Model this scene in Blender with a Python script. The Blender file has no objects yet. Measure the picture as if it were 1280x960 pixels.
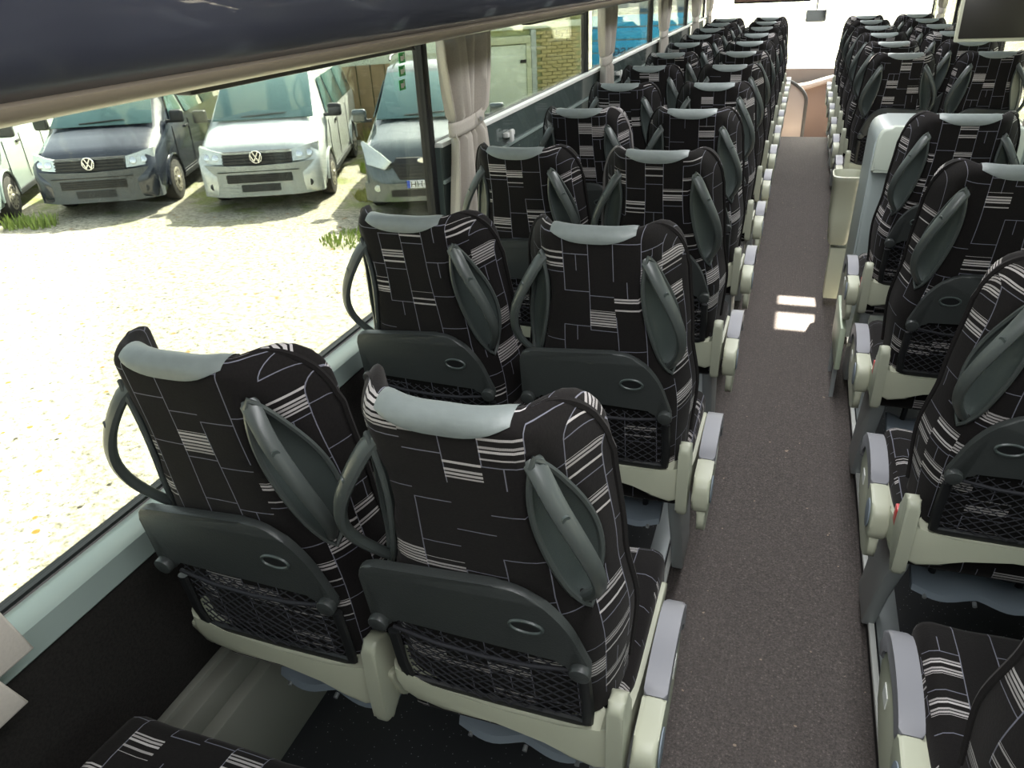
import bpy, bmesh, math, random
from mathutils import Vector, Matrix
random.seed(7)
S = bpy.context.scene
COL = S.collection
# ---------------------------------------------------------------- camera
EYE = 1.65                                   # camera height over the aisle floor; x right, y to the front of the coach
cam_d = bpy.data.cameras.new('camera'); cam = bpy.data.objects.new('camera', cam_d); COL.objects.link(cam)
YAW, PITCH, ROLL, FPX = 0.3594, 0.4872, -0.0511, 948.8
cam_d.sensor_fit = 'HORIZONTAL'; cam_d.sensor_width = 36.0; cam_d.lens = 36.0 * FPX / 1280.0
cam_d.clip_start = 0.02; cam_d.clip_end = 400
fwd = Vector((-math.sin(YAW)*math.cos(PITCH), math.cos(YAW)*math.cos(PITCH), -math.sin(PITCH)))
rt = Vector((math.cos(YAW), math.sin(YAW), 0)); up = rt.cross(fwd)
r2 = rt*math.cos(ROLL) + up*math.sin(ROLL); u2 = up*math.cos(ROLL) - rt*math.sin(ROLL)
M = Matrix((r2, u2, -fwd)).transposed().to_4x4(); M.translation = Vector((0, 0, EYE)); cam.matrix_world = M
S.camera = cam
# ---------------------------------------------------------------- sky, sun, exposure
S.view_settings.view_transform = 'Standard'; S.view_settings.look = 'None'; S.view_settings.gamma = 1
S.view_settings.use_curve_mapping = False; S.view_settings.exposure = 0.15
W = bpy.data.worlds.new('sky'); S.world = W; W.use_nodes = True
nt = W.node_tree; nt.nodes.clear()
sky = nt.nodes.new('ShaderNodeTexSky'); sky.sky_type = 'NISHITA'; sky.sun_disc = False
sky.sun_elevation = math.radians(46); sky.sun_rotation = math.radians(6); sky.air_density = 1.4; sky.dust_density = 4
bg = nt.nodes.new('ShaderNodeBackground'); bg.inputs[1].default_value = 1.35
hs = nt.nodes.new('ShaderNodeHueSaturation'); hs.inputs['Saturation'].default_value = 0.45
wo = nt.nodes.new('ShaderNodeOutputWorld')
nt.links.new(sky.outputs[0], hs.inputs['Color']); nt.links.new(hs.outputs[0], bg.inputs[0]); nt.links.new(bg.outputs[0], wo.inputs[0])
sd = bpy.data.lights.new('sun', 'SUN'); sd.energy = 60.0; sd.angle = math.radians(0.6); sd.color = (1.0, 0.94, 0.82)
sun = bpy.data.objects.new('sun', sd); COL.objects.link(sun)
sun.rotation_euler = Vector((0.08, 0.70, 0.72)).to_track_quat('Z', 'Y').to_euler()
def area(name, loc, sx, sy, e, color=(1, 1, 1)):            # added fill panels under the ceiling that brighten the cabin
    d = bpy.data.lights.new(name, 'AREA'); d.shape = 'RECTANGLE'; d.size = sx; d.size_y = sy; d.energy = e; d.color = color
    o = bpy.data.objects.new(name, d); COL.objects.link(o); o.location = loc; return o
FILL_E = 34
for i in range(4):
    area('cabin_fill', (0.09, 0.2 + i*3.0, 2.02), 0.35, 2.2, FILL_E, (0.97, 0.98, 1.0))

# ---------------------------------------------------------------- helpers
def lin(c):
    if isinstance(c, str):
        c = [int(c[i:i+2], 16)/255 for i in (0, 2, 4)]
        c = [x/12.92 if x <= .04045 else ((x+.055)/1.055)**2.4 for x in c]
    return (c[0], c[1], c[2], 1)
class G:                                       # small node-graph writer
    def __init__(s, nt): s.t = nt
    def n(s, typ, **k):
        x = s.t.nodes.new(typ)
        for a, b in k.items(): setattr(x, a, b)
        return x
    def l(s, a, b): s.t.links.new(a, b)
    def m(s, op, a, b=None, c=None):
        x = s.n('ShaderNodeMath', operation=op)
        for i, v in enumerate((a, b, c)):
            if v is None: continue
            if isinstance(v, (int, float)): x.inputs[i].default_value = v
            else: s.l(v, x.inputs[i])
        return x.outputs[0]
    def mix(s, f, a, b):
        x = s.n('ShaderNodeMix', data_type='RGBA')
        for sock, v in ((x.inputs[0], f), (x.inputs[6], a), (x.inputs[7], b)):
            if isinstance(v, (int, float)): sock.default_value = v
            elif isinstance(v, tuple): sock.default_value = v
            else: s.l(v, sock)
        return x.outputs[2]
    def ramp(s, f, *st):
        x = s.n('ShaderNodeValToRGB'); e = x.color_ramp.elements
        while len(e) < len(st): e.new(0.5)
        for k, (p, c) in zip(e, st): k.position = p; k.color = c
        s.l(f, x.inputs[0]); return x.outputs[0]
    def noise(s, vec, sc, det=3, rough=.5):
        x = s.n('ShaderNodeTexNoise'); x.inputs['Scale'].default_value = sc; x.inputs['Detail'].default_value = det
        x.inputs['Roughness'].default_value = rough
        if vec is not None: s.l(vec, x.inputs['Vector'])
        return x.outputs[0]
    def obj(s): return s.n('ShaderNodeTexCoord').outputs['Object']
    def geo(s): return s.n('ShaderNodeNewGeometry').outputs['Position']
    def bump(s, h, st, d, bsdf):
        x = s.n('ShaderNodeBump'); x.inputs['Strength'].default_value = st; x.inputs['Distance'].default_value = d
        s.l(h, x.inputs['Height']); s.l(x.outputs[0], bsdf.inputs['Normal'])
def mat(name, c, rough=.5, metal=0, spec=.5, grain=None, coat=0):
    m = bpy.data.materials.new(name); m.use_nodes = True; g = G(m.node_tree)
    b = m.node_tree.nodes['Principled BSDF']; c = lin(c)
    b.inputs['Base Color'].default_value = c; b.inputs['Roughness'].default_value = rough
    b.inputs['Metallic'].default_value = metal; b.inputs['Specular IOR Level'].default_value = spec
    b.inputs['Coat Weight'].default_value = coat
    if grain:                                   # (scale, colour variation, bump)
        n = g.noise(g.obj(), grain[0], 4)
        k = grain[1]
        g.l(g.mix(n, tuple(x*(1-k) for x in c[:3])+(1,), tuple(min(1, x*(1+k)) for x in c[:3])+(1,)), b.inputs['Base Color'])
        if len(grain) > 2: g.bump(n, grain[2], .002, b)
    return m
def glass(name, tint, gloss=.5):
    m = bpy.data.materials.new(name); m.use_nodes = True; t = m.node_tree; t.nodes.clear(); g = G(t)
    tr = g.n('ShaderNodeBsdfTransparent'); tr.inputs[0].default_value = lin(tint)
    gl = g.n('ShaderNodeBsdfGlossy'); gl.inputs['Roughness'].default_value = 0.02
    fr = g.n('ShaderNodeFresnel'); fr.inputs[0].default_value = 1.45
    f = g.m('MULTIPLY', fr.outputs[0], gloss)
    mx = g.n('ShaderNodeMixShader'); g.l(f, mx.inputs[0]); g.l(tr.outputs[0], mx.inputs[1]); g.l(gl.outputs[0], mx.inputs[2])
    o = g.n('ShaderNodeOutputMaterial'); g.l(mx.outputs[0], o.inputs[0]); return m
def fabric_mat():
    m = bpy.data.materials.new('patterned_velour'); m.use_nodes = True; g = G(m.node_tree); b = m.node_tree.nodes['Principled BSDF']
    uv = g.n('ShaderNodeUVMap').outputs[0]; sp = g.n('ShaderNodeSeparateXYZ'); g.l(uv, sp.inputs[0])
    rnd = g.n('ShaderNodeObjectInfo').outputs['Random']
    u = g.m('ADD', g.m('DIVIDE', sp.outputs[0], .064), g.m('MULTIPLY', rnd, 3.7))
    cu = g.m('FLOOR', u); fu = g.m('FRACT', u)
    def wn(x, y, seed):
        c = g.n('ShaderNodeCombineXYZ'); g.l(x, c.inputs[0])
        if y is not None: g.l(y, c.inputs[1])
        g.l(g.m('ADD', g.m('MULTIPLY', rnd, 91), seed), c.inputs[2])
        w = g.n('ShaderNodeTexWhiteNoise', noise_dimensions='3D'); g.l(c.outputs[0], w.inputs[0]); return w.outputs[0]
    v = g.m('ADD', g.m('DIVIDE', sp.outputs[1], .092), g.m('MULTIPLY', wn(cu, None, 1), 1.0))
    cv = g.m('FLOOR', v); fv = g.m('FRACT', v)
    dash = g.m('GREATER_THAN', g.m('FRACT', g.m('MULTIPLY', sp.outputs[1], 420)), .25)
    vl = g.m('MULTIPLY', g.m('LESS_THAN', fu, .028), g.m('GREATER_THAN', wn(cu, cv, 5), .22))
    hl = g.m('MULTIPLY', g.m('LESS_THAN', fv, .020), g.m('GREATER_THAN', wn(cu, cv, 9), .30))
    half = g.m('MULTIPLY', g.m('MULTIPLY', g.m('LESS_THAN', g.m('ABSOLUTE', g.m('SUBTRACT', fu, .5)), .014), g.m('GREATER_THAN', wn(cu, cv, 21), .80)), g.m('LESS_THAN', fv, .45))
    line = g.m('MAXIMUM', g.m('MAXIMUM', vl, hl), half)
    on = g.m('GREATER_THAN', wn(cu, cv, 13), .64)
    band = g.m('MULTIPLY', g.m('GREATER_THAN', fv, .42), g.m('LESS_THAN', fv, .88))
    k = g.m('MULTIPLY', fv, 13); kf = g.m('FRACT', k); kn = wn(g.m('FLOOR', k), cu, 17)
    st = g.m('MULTIPLY', g.m('LESS_THAN', kf, .62), g.m('MULTIPLY', g.m('GREATER_THAN', kn, .28), g.m('ADD', .45, g.m('MULTIPLY', kn, .55))))
    tex = g.m('ADD', .55, g.m('MULTIPLY', g.m('FRACT', g.m('MULTIPLY', sp.outputs[0], 600)), .45))
    stripe = g.m('MULTIPLY', g.m('MULTIPLY', on, band), g.m('MULTIPLY', st, tex))
    n = g.noise(g.obj(), 260, 2)
    n2 = g.noise(g.obj(), 9, 3)
    base = g.mix(n, lin('070607'), lin('1a1817'))
    base = g.mix(g.m('MULTIPLY', n2, .45), base, lin('201d1c'))
    c = g.mix(g.m('MULTIPLY', line, .75), base, lin('7c7c88'))
    c = g.mix(stripe, c, lin('c8c2c0'))
    g.l(c, b.inputs['Base Color']); b.inputs['Roughness'].default_value = .95; b.inputs['Specular IOR Level'].default_value = .15
    b.inputs['Sheen Weight'].default_value = .22; b.inputs['Sheen Roughness'].default_value = .5
    b.inputs['Sheen Tint'].default_value = lin('7d7a78')
    g.bump(n, .35, .001, b); return m
def carpet_mat(name, a, c, rib=True):
    m = bpy.data.materials.new(name); m.use_nodes = True; g = G(m.node_tree); b = m.node_tree.nodes['Principled BSDF']
    o = g.obj(); n = g.noise(o, 170, 2, .8); n2 = g.noise(o, 2.2, 4)
    col = g.ramp(n, (.30, lin(a)), (.62, lin(c)), (.85, lin('a5998f') if rib else lin(c)))
    dirt = g.m('MULTIPLY', g.m('GREATER_THAN', g.noise(o, 30, 2, .7), .735), .5 if rib else 0)
    col = g.mix(g.m('MULTIPLY', n2, .5), col, lin(c)); col = g.mix(dirt, col, lin('b8a48e'))
    g.l(col, b.inputs['Base Color']); b.inputs['Roughness'].default_value = .95; b.inputs['Specular IOR Level'].default_value = .1
    if rib:
        sp = g.n('ShaderNodeSeparateXYZ'); g.l(o, sp.inputs[0])
        w = g.m('ADD', g.m('MULTIPLY', g.m('SINE', g.m('MULTIPLY', sp.outputs[0], 620)), .5), n); g.bump(w, .5, .002, b)
    else: g.bump(n, .3, .002, b)
    return m
def speck_mat():
    m = bpy.data.materials.new('speckled_vinyl'); m.use_nodes = True; g = G(m.node_tree); b = m.node_tree.nodes['Principled BSDF']
    v = g.n('ShaderNodeTexVoronoi'); v.inputs['Scale'].default_value = 75; g.l(g.obj(), v.inputs['Vector'])
    f = g.m('LESS_THAN', v.outputs['Distance'], .10)
    g.l(g.mix(f, lin('242628'), lin('8d8f92')), b.inputs['Base Color']); b.inputs['Roughness'].default_value = .55; return m
def ground_mat():
    m = bpy.data.materials.new('pale_gravel'); m.use_nodes = True; g = G(m.node_tree); b = m.node_tree.nodes['Principled BSDF']
    o = g.geo(); v = g.n('ShaderNodeTexVoronoi'); v.inputs['Scale'].default_value = 17; g.l(o, v.inputs['Vector'])
    n = g.noise(o, 16, 6, .8); col = g.ramp(n, (.38, lin('3f3b32')), (.49, lin('989282')), (.66, lin('c8c2b2')))
    col = g.mix(g.m('MULTIPLY', g.m('SUBTRACT', 1, v.outputs['Distance']), .35), col, lin('8b867a'))
    v2 = g.n('ShaderNodeTexVoronoi'); v2.inputs['Scale'].default_value = 6.5; g.l(o, v2.inputs['Vector'])
    sep = g.n('ShaderNodeSeparateColor'); g.l(v2.outputs['Color'], sep.inputs[0])
    leaf = g.m('MULTIPLY', g.m('LESS_THAN', v2.outputs['Distance'], .17), g.m('GREATER_THAN', sep.outputs[0], .72))
    col = g.mix(leaf, col, lin('7d5a1c'))
    dk = g.m('MULTIPLY', g.m('LESS_THAN', v2.outputs['Distance'], .12), g.m('LESS_THAN', sep.outputs[0], .55))
    col = g.mix(dk, col, lin('2f2b20'))
    # weedy strip around the parked vans
    sp = g.n('ShaderNodeSeparateXYZ'); g.l(o, sp.inputs[0])
    far = g.n('ShaderNodeMapRange'); far.inputs[1].default_value = 10.2; far.inputs[2].default_value = 11.6
    g.l(g.m('ADD', sp.outputs[1], g.m('MULTIPLY', sp.outputs[0], -.18)), far.inputs[0])
    gr = g.ramp(g.noise(o, 1.3, 6, .65), (.50, (0, 0, 0, 1)), (.60, (1, 1, 1, 1)))
    col = g.mix(g.m('MULTIPLY', gr, far.outputs[0]), col, lin('6f7a2e'))
    col = g.mix(g.m('MULTIPLY', far.outputs[0], .35), col, lin('7a7767'))
    g.l(col, b.inputs['Base Color']); b.inputs['Roughness'].default_value = 1; g.bump(n, .6, .02, b); return m
FAB = fabric_mat()
LEA = mat('grey_leather', '717876', .45, grain=(55, .12, .5))
PLA = mat('dark_grey_plastic', '333635', .42, grain=(300, .06, .25))
SHL = mat('grip_shell_plastic', '3f4644', .40, grain=(300, .06, .2))
HDL = mat('grip_handle_plastic', '454a48', .36)
BLK = mat('black_plastic', '151617', .5)
NET = mat('black_elastic_net', '1d1d22', .8)
CRM = mat('cream_plastic', 'a9ab97', .45, grain=(6, .05))
CRD = mat('cream_plastic_dark', '9c9e8c', .45)  # slightly darker cream plastic for the end covers
GRY = mat('armrest_grey', '7c7c81', .42)
FTR = mat('footrest_grey', '78828b', .5)
LEG = mat('leg_painted_grey', 'a0a6a6', .4, .3)
RED = mat('red_buckle', 'c01818', .4)
ALU = mat('aluminium', 'c4c6c6', .35, .8)
WHT = mat('white_paint', 'dedfda', .5)
SIL = mat('sill_plastic', '87948f', .42)
WCP = carpet_mat('wall_carpet', '1b1a19', '2a2826', False)
DUC = mat('heater_duct_paint', '74756c', .5)
AIS = carpet_mat('aisle_carpet', '393634', '5f5956')
VIN = speck_mat()
RCK = mat('rack_gloss_navy', '3c3e4a', .30, coat=.6, grain=(3, .25))
LIP = mat('rack_lip_grey', '9a8f7e', .3, .35)
BLI = mat('blind_rail', '3b3936', .5)
CEI = mat('ceiling_fabric', 'a9a9a6', .9)
CUR = mat('curtain_fabric', 'b7b0a6', .85, grain=(180, .1, .3))
RUB = mat('black_rubber', '101113', .6)
SMK = mat('smoked_panel', '4f5a57', .12, coat=.5)
GLS = glass('tinted_window_glass', 'c4c8c2', .35)
GLF = glass('windscreen_glass', 'eef2ee', .4)
GRV = ground_mat()

def link(o, parent=None):
    COL.objects.link(o)
    if parent is not None: o.parent = parent
    return o
def tag(o, label, cat, group=None):
    o['label'] = label; o['category'] = cat
    if group: o['group'] = group
    return o
def thing(name, label, cat, loc=(0, 0, 0), rz=0, group=None):
    o = bpy.data.objects.new(name, None); link(o); o.location = loc; o.rotation_euler = (0, 0, rz); o.empty_display_size = .1
    return tag(o, label, cat, group)
def finish(me, smooth=40):
    if smooth:
        for p in me.polygons: p.use_smooth = True
        me.set_sharp_from_angle(angle=math.radians(smooth))
def obj(name, mb, m, parent=None, smooth=40, loc=None, rot=None):
    me = bpy.data.meshes.new(name); bm = mb.bm
    if mb.fix: bmesh.ops.recalc_face_normals(bm, faces=bm.faces)
    bm.to_mesh(me); bm.free(); me.materials.append(m); finish(me, smooth)
    o = bpy.data.objects.new(name, me); link(o, parent)
    if loc is not None: o.location = loc
    if rot is not None: o.rotation_euler = rot
    return o
def struct(name, mb, m, parent=None, smooth=40):
    o = obj(name, mb, m, parent, smooth)
    if parent is None: o['kind'] = 'structure'
    return o
class MB:                                       # one mesh being collected
    def __init__(s, fix=True): s.bm = bmesh.new(); s.fix = fix
    def box(s, x0, x1, y0, y1, z0, z1, bev=0, seg=2, rot=None, piv=None):
        v = [s.bm.verts.new((x, y, z)) for x in (x0, x1) for y in (y0, y1) for z in (z0, z1)]
        F = [(0, 1, 3, 2), (4, 6, 7, 5), (0, 4, 5, 1), (2, 3, 7, 6), (0, 2, 6, 4), (1, 5, 7, 3)]
        fs = [s.bm.faces.new([v[i] for i in f]) for f in F]
        if rot is not None: bmesh.ops.rotate(s.bm, verts=v, cent=piv or ((x0+x1)/2, (y0+y1)/2, (z0+z1)/2), matrix=rot)
        if bev: bmesh.ops.bevel(s.bm, geom=list({e for f in fs for e in f.edges}), offset=bev, segments=seg, affect='EDGES', profile=.5)
        return s
    def prism(s, pts, d, bev=0, seg=2):          # pts: closed 3-d outline, d: extrusion vector
        d = Vector(d); a = [s.bm.verts.new(p) for p in pts]; b = [s.bm.verts.new(Vector(p)+d) for p in pts]
        n = len(pts); f1 = s.bm.faces.new(a); f2 = s.bm.faces.new(b[::-1])
        for i in range(n): s.bm.faces.new((a[i], b[i], b[(i+1) % n], a[(i+1) % n]))
        if bev:
            es = set(f1.edges) | set(f2.edges)
            bmesh.ops.bevel(s.bm, geom=list(es), offset=bev, segments=seg, affect='EDGES', profile=.5)
        return s
    def tube(s, pts, r, n=8, flat=1.0, upv=None, caps=True, closed=False):
        pts = [Vector(p) for p in pts]; rings = []; N = len(pts)
        rr = r if isinstance(r, (list, tuple)) else [r]*N
        prev = None
        for i, p in enumerate(pts):
            if closed: t = pts[(i+1) % N]-pts[i-1]
            else: t = (pts[min(i+1, N-1)]-pts[max(i-1, 0)])
            t.normalize()
            if upv is not None: a = Vector(upv[i] if isinstance(upv, list) else upv)
            elif prev is not None: a = prev
            else: a = Vector((0, 0, 1)) if abs(t.z) < .9 else Vector((1, 0, 0))
            a = (a - t*a.dot(t)).normalized(); b = t.cross(a); prev = a
            rings.append([s.bm.verts.new(p + (a*math.cos(2*math.pi*k/n)*flat + b*math.sin(2*math.pi*k/n))*rr[i]) for k in range(n)])
        M_ = N if closed else N-1
        for i in range(M_):
            A, B = rings[i], rings[(i+1) % N]
            for k in range(n): s.bm.faces.new((A[k], A[(k+1) % n], B[(k+1) % n], B[k]))
        if caps and not closed: s.bm.faces.new(rings[0][::-1]); s.bm.faces.new(rings[-1])
        return s
    def grid(s, P, closed_u=False):              # P[i][j] points
        V = [[s.bm.verts.new(p) for p in row] for row in P]
        n = len(V)
        for i in range(n if closed_u else n-1):
            for j in range(len(V[0])-1):
                s.bm.faces.new((V[i][j], V[(i+1) % n][j], V[(i+1) % n][j+1], V[i][j+1]))
        return V
    def cyl(s, c, ax, r, h, n=20, r2=None, bev=0):
        ax = Vector(ax).normalized(); c = Vector(c)
        a = ax.orthogonal().normalized(); b = ax.cross(a); r2 = r if r2 is None else r2
        A = [s.bm.verts.new(c-ax*h/2+(a*math.cos(2*math.pi*k/n)+b*math.sin(2*math.pi*k/n))*r) for k in range(n)]
        B = [s.bm.verts.new(c+ax*h/2+(a*math.cos(2*math.pi*k/n)+b*math.sin(2*math.pi*k/n))*r2) for k in range(n)]
        f1 = s.bm.faces.new(A[::-1]); f2 = s.bm.faces.new(B)
        for k in range(n): s.bm.faces.new((A[k], A[(k+1) % n], B[(k+1) % n], B[k]))
        if bev: bmesh.ops.bevel(s.bm, geom=list(set(f1.edges) | set(f2.edges)), offset=bev, segments=2, affect='EDGES', profile=.5)
        return s
def text_mesh(name, cu, parent):
    tmp = bpy.data.objects.new('tmp', cu); COL.objects.link(tmp); dg = bpy.context.evaluated_depsgraph_get()
    me = bpy.data.meshes.new_from_object(tmp.evaluated_get(dg)); COL.objects.unlink(tmp); bpy.data.objects.remove(tmp)
    o = bpy.data.objects.new(name, me); link(o, parent); return o
def copy_tree(o, parent=None):
    c = o.copy(); link(c); c.parent = parent
    for ch in KIDS.get(o.name, []): copy_tree(ch, c)
    return c
KIDS = {}
def kids_of(root):
    for o in list(COL.objects):
        if o.parent is not None: KIDS.setdefault(o.parent.name, [])
    KIDS.clear()
    for o in COL.objects:
        if o.parent is not None: KIDS.setdefault(o.parent.name, []).append(o)
def cr(P, t):                                    # Catmull-Rom through P at parameter t
    n = len(P)-1; i = min(int(t), n-1); f = t-i
    p0, p1, p2, p3 = P[max(i-1, 0)], P[i], P[i+1], P[min(i+2, n)]
    return tuple(.5*((2*b) + (-a+c)*f + (2*a-5*b+4*c-d)*f*f + (-a+3*b-3*c+d)*f**3) for a, b, c, d in zip(p0, p1, p2, p3))
def lerp(a, b, t): return a+(b-a)*t

# ---------------------------------------------------------------- seats
PF = -0.03; AZ = -0.08                                        # platform height above the aisle
ZTOP = 1.224; TILT = math.atan(.2); BL = .66     # back height over platform, recline, back length
PZ = ZTOP - BL*math.cos(TILT); PY = BL*math.sin(TILT)
L0 = [(0, 0), (.05, 0), (.095, .004), (.118, .020), (.139, .048), (.160, .084), (.177, .114), (.184, .134), (.176, .144), (.158, .136), (.132, .112), (.100, .062), (.05, .040), (0, .038)]
L1 = [(0, 0), (.06, 0), (.107, .006), (.136, .022), (.161, .052), (.181, .090), (.193, .118), (.197, .136), (.187, .148), (.162, .142), (.14, .125), (.1, .105), (.05, .10), (0, .10)]
L2 = [(0, 0), (.07, 0), (.128, .003), (.160, .012), (.183, .034), (.202, .075), (.211, .115), (.214, .138), (.203, .150), (.175, .150), (.14, .135), (.1, .12), (.05, .115), (0, .115)]
L3 = [(0, 0), (.07, 0), (.130, .003), (.160, .010), (.182, .028), (.196, .060), (.202, .095), (.204, .120), (.194, .135), (.17, .140), (.13, .135), (.09, .12), (.05, .115), (0, .115)]
LEV = [(0, L0), (.12, L0), (.33, L1), (.48, L2), (.66, L3)]
STOP = [(.010,), (.010,), (.012,), (.013,), (.030,), (.060,), (.098,), (.125,)]
def prof(a, s):                                  # a: 0..13 along half loop
    s = max(0, min(.66, s))
    for (s0, A), (s1, B) in zip(LEV, LEV[1:]):
        if s <= s1: break
    t = (s-s0)/(s1-s0); t = t*t*(3-2*t)
    p, q = cr(A, a), cr(B, a)
    return lerp(p[0], q[0], t), lerp(p[1], q[1], t)
# grip bowl, in (a, s) space of the wing
def grip_c(q):                                   # centre line a at q in [-1,1]
    return 2.80 + 1.05*(q+1)/2
GS0, GS1 = .068, .388
def grip_pt(side, r, q, off=0):                  # r -1..1 across, q -1..1 along
    s = (GS0+GS1)/2 + (GS1-GS0)/2*q
    a = grip_c(q) + r*1.18*max(0, 1-q*q)**.80 + .25*(1-q*q)
    return wing(side, a, s, off)
def wing(side, a, s, off=0):
    x, d = prof(a, s); x2, d2 = prof(a+.05, s); x1, d1 = prof(max(a-.05, 0), s)
    tx, td = x2-x1, d2-d1; L = math.hypot(tx, td); nx, nd = td/L, -tx/L      # outward normal
    return Vector((side*(x+nx*off), d+nd*off, BL-s))
def dimple(a, s):
    q = (s-(GS0+GS1)/2)/((GS1-GS0)/2)
    if abs(q) >= 1: return 0
    w = 1.18*(1-q*q)**.80
    r = (a-(grip_c(q)+.25*(1-q*q)))/max(w, 1e-3)
    if abs(r) >= 1: return 0
    return .034*(1-r*r)**.7*(1-q*q)**.4
def make_back():
    bm = bmesh.new(); uvl = bm.loops.layers.uv.new('UVMap')
    A = [i*.4 for i in range(0, 17)] + [6.5+.25*k for k in range(1, 3)] + [7+i*.5 for i in range(1, 13)]
    A = [a for a in A if a <= 13]
    full = [(1, a) for a in A] + [(-1, a) for a in reversed(A[1:-1])]
    n = len(full)
    Ss = [.0]*0 + [i/26 for i in range(27)]
    def stop(a):
        b = a if a <= 6.5 else 13-a
        return cr(STOP, b*7/6.5 if b*7/6.5 < 7 else 6.999)[0]
    def R(a):
        b = a if a <= 6.5 else 13-a
        return .019 if b < 2 else (.024 if b > 3 else .019+.005*(b-2))
    rows = []; uvs = []
    cap = 5
    for k in range(cap):                          # rounded top
        ph = math.pi/2*(1-k/cap)
        row = []; uv = []
        for (sd, a) in full:
            s0 = stop(a)+R(a); x, d = prof(a, s0); xm, dm = prof(13-a, s0)
            mx, md = (x+xm)/2, (d+dm)/2
            c = math.cos(ph); row.append((sd*(mx+(x-mx)*max(c, .03)), md+(d-md)*max(c, .03), BL-(s0-R(a)*math.sin(ph))))
            uv.append((0, s0 - (R(a)*1.5*ph/1.57 if True else 0)))
        rows.append(row); uvs.append(uv)
    for t in Ss:
        row = []; uv = []
        for (sd, a) in full:
            s0 = stop(a)+R(a); s = s0+(BL-s0)*t
            off = dimple(a, s)
            w = wing(sd, a, s, -off) if (0 < a < 12.9) else Vector((sd*prof(a, s)[0], prof(a, s)[1], BL-s))
            row.append(tuple(w)); uv.append((0, s))
        rows.append(row); uvs.append(uv)
    # u from arc length at s=.3
    arc = [0]; pp = [Vector(wing(1, a, .3) if 0 < a < 12.9 else Vector((prof(a, .3)[0], prof(a, .3)[1], BL-.3))) for a in A]
    for i in range(1, len(A)): arc.append(arc[-1]+(pp[i]-pp[i-1]).length)
    U = arc + [-x for x in reversed(arc[1:-1])]
    V = [[bm.verts.new(p) for p in row] for row in rows]
    for i in range(len(rows)-1):
        for k in range(n):
            k2 = (k+1) % n
            f = bm.faces.new((V[i][k], V[i+1][k], V[i+1][k2], V[i][k2]))
            u0, u1 = U[k], U[k2]
            if k2 == 0: u1 = 0
            if abs(u1-u0) > .2: u1 = u0
            for lp, uu, vv in zip(f.loops, (u0, u0, u1, u1), (uvs[i][k][1], uvs[i+1][k][1], uvs[i+1][k2][1], uvs[i][k2][1])):
                lp[uvl].uv = (uu, vv)
    bm.faces.new([V[-1][k] for k in range(n)])
    bmesh.ops.remove_doubles(bm, verts=[v for v in V[0]], dist=.0012)
    # close the top slit
    bmesh.ops.holes_fill(bm, edges=[e for e in bm.edges if e.is_boundary], sides=0)
    bmesh.ops.recalc_face_normals(bm, faces=bm.faces)
    me = bpy.data.meshes.new('backrest'); bm.to_mesh(me); bm.free(); me.materials.append(FAB); finish(me, 60); return me
def top_path(x, ph_or):                           # leather roll surface point helper
    pass
def make_leather():
    P = []
    for i in range(17):
        x = -.092+.184*i/16; e = (x/.092)**2
        row = []
        sb = .020 + .006*(1-e)                   # lower back edge sags in the middle
        a = min(2.0, abs(x)/.0475 if abs(x) < .0475 else 1+(abs(x)-.05)/.045)
        d0 = prof(a, .019)[1]; d1 = prof(13-a, .019)[1]; md = (d0+d1)/2; hd = (d1-d0)/2
        o = .004*(1-e**6)
        p0 = .70*abs(x/.092)**3.2                # the edge climbs over the roll towards the ears
        for k in range(4): s = sb+(.0195-sb)*k/4+.010; s = lerp(s, .0295, min(1, p0*1.6)); row.append((x, md-(hd+o)*math.cos(p0), BL-s+(.019+o)*math.sin(p0)))
        for k in range(9):
            ph = p0+(math.pi-p0)*k/8; row.append((x, md-(hd+o)*math.cos(ph), BL-.029+(.019+o)*math.sin(ph)))
        for k in range(1, 7): s = .029+.2*k/6; row.append((x, prof(13-a, s)[1]+o, BL-s))
        P.append(row)
    b = MB(False); b.grid(P); 
    for f in b.bm.faces: f.normal_flip()
    bmesh.ops.recalc_face_normals(b.bm, faces=b.bm.faces)
    return b
def edge_path(side, off=.004):
    pts = []
    def stop(a): return cr(STOP, min(6.999, a*7/6.5))[0]
    for k in range(12):                          # over the ear, along its crest
        a = 2.1 + (6.45-2.1)*k/11
        x, d = prof(a, 0.02); xm, dm = prof(13-a, .02)
        pts.append(Vector((side*(x+xm)/2, (d+dm)/2+.003, BL-stop(a)-.002)))
    for k in range(1, 22):
        s = .125+(.63-.125)*k/21; x, d = prof(7.0, s); pts.append(Vector((side*(x+.002), d, BL-s)))
    return pts
def make_bowl(side):
    b = MB(); nq, nr = 18, 9; P = []
    for i in range(nq+1):
        q = -1+2*i/nq; q *= .995; row = []
        for j in range(nr+1):
            r = -1+2*j/nr; row.append(grip_pt(side, r, q, .003-.026*(1-r*r)**.8*(1-q*q)**.4))
        P.append(row)
    b.grid(P); return b
def make_rim(side):
    pts = []; nq = 26
    for i in range(nq): q = -1+2*i/nq; pts.append(grip_pt(side, -1, q, .004))
    for i in range(nq): q = 1-2*i/nq; pts.append(grip_pt(side, 1, q, .004))
    return MB().tube(pts, .0048, 6, closed=True)
def make_handle(side):
    pts, rs, ups = [], [], []
    N = 20
    for i in range(N+1):
        t = i/N; q = -.93+1.86*t
        off = -.008+.074*math.sin(math.pi*t)**.75
        r = -.12
        p = grip_pt(side, r, q, off); pts.append(p)
        p0 = grip_pt(side, r, q, 0); p1 = grip_pt(side, r, q, .01); ups.append((p1-p0).normalized())
        rs.append(.0152-.0050*t)
    return MB().tube(pts, rs, 10, flat=.78, upv=ups)
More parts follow.
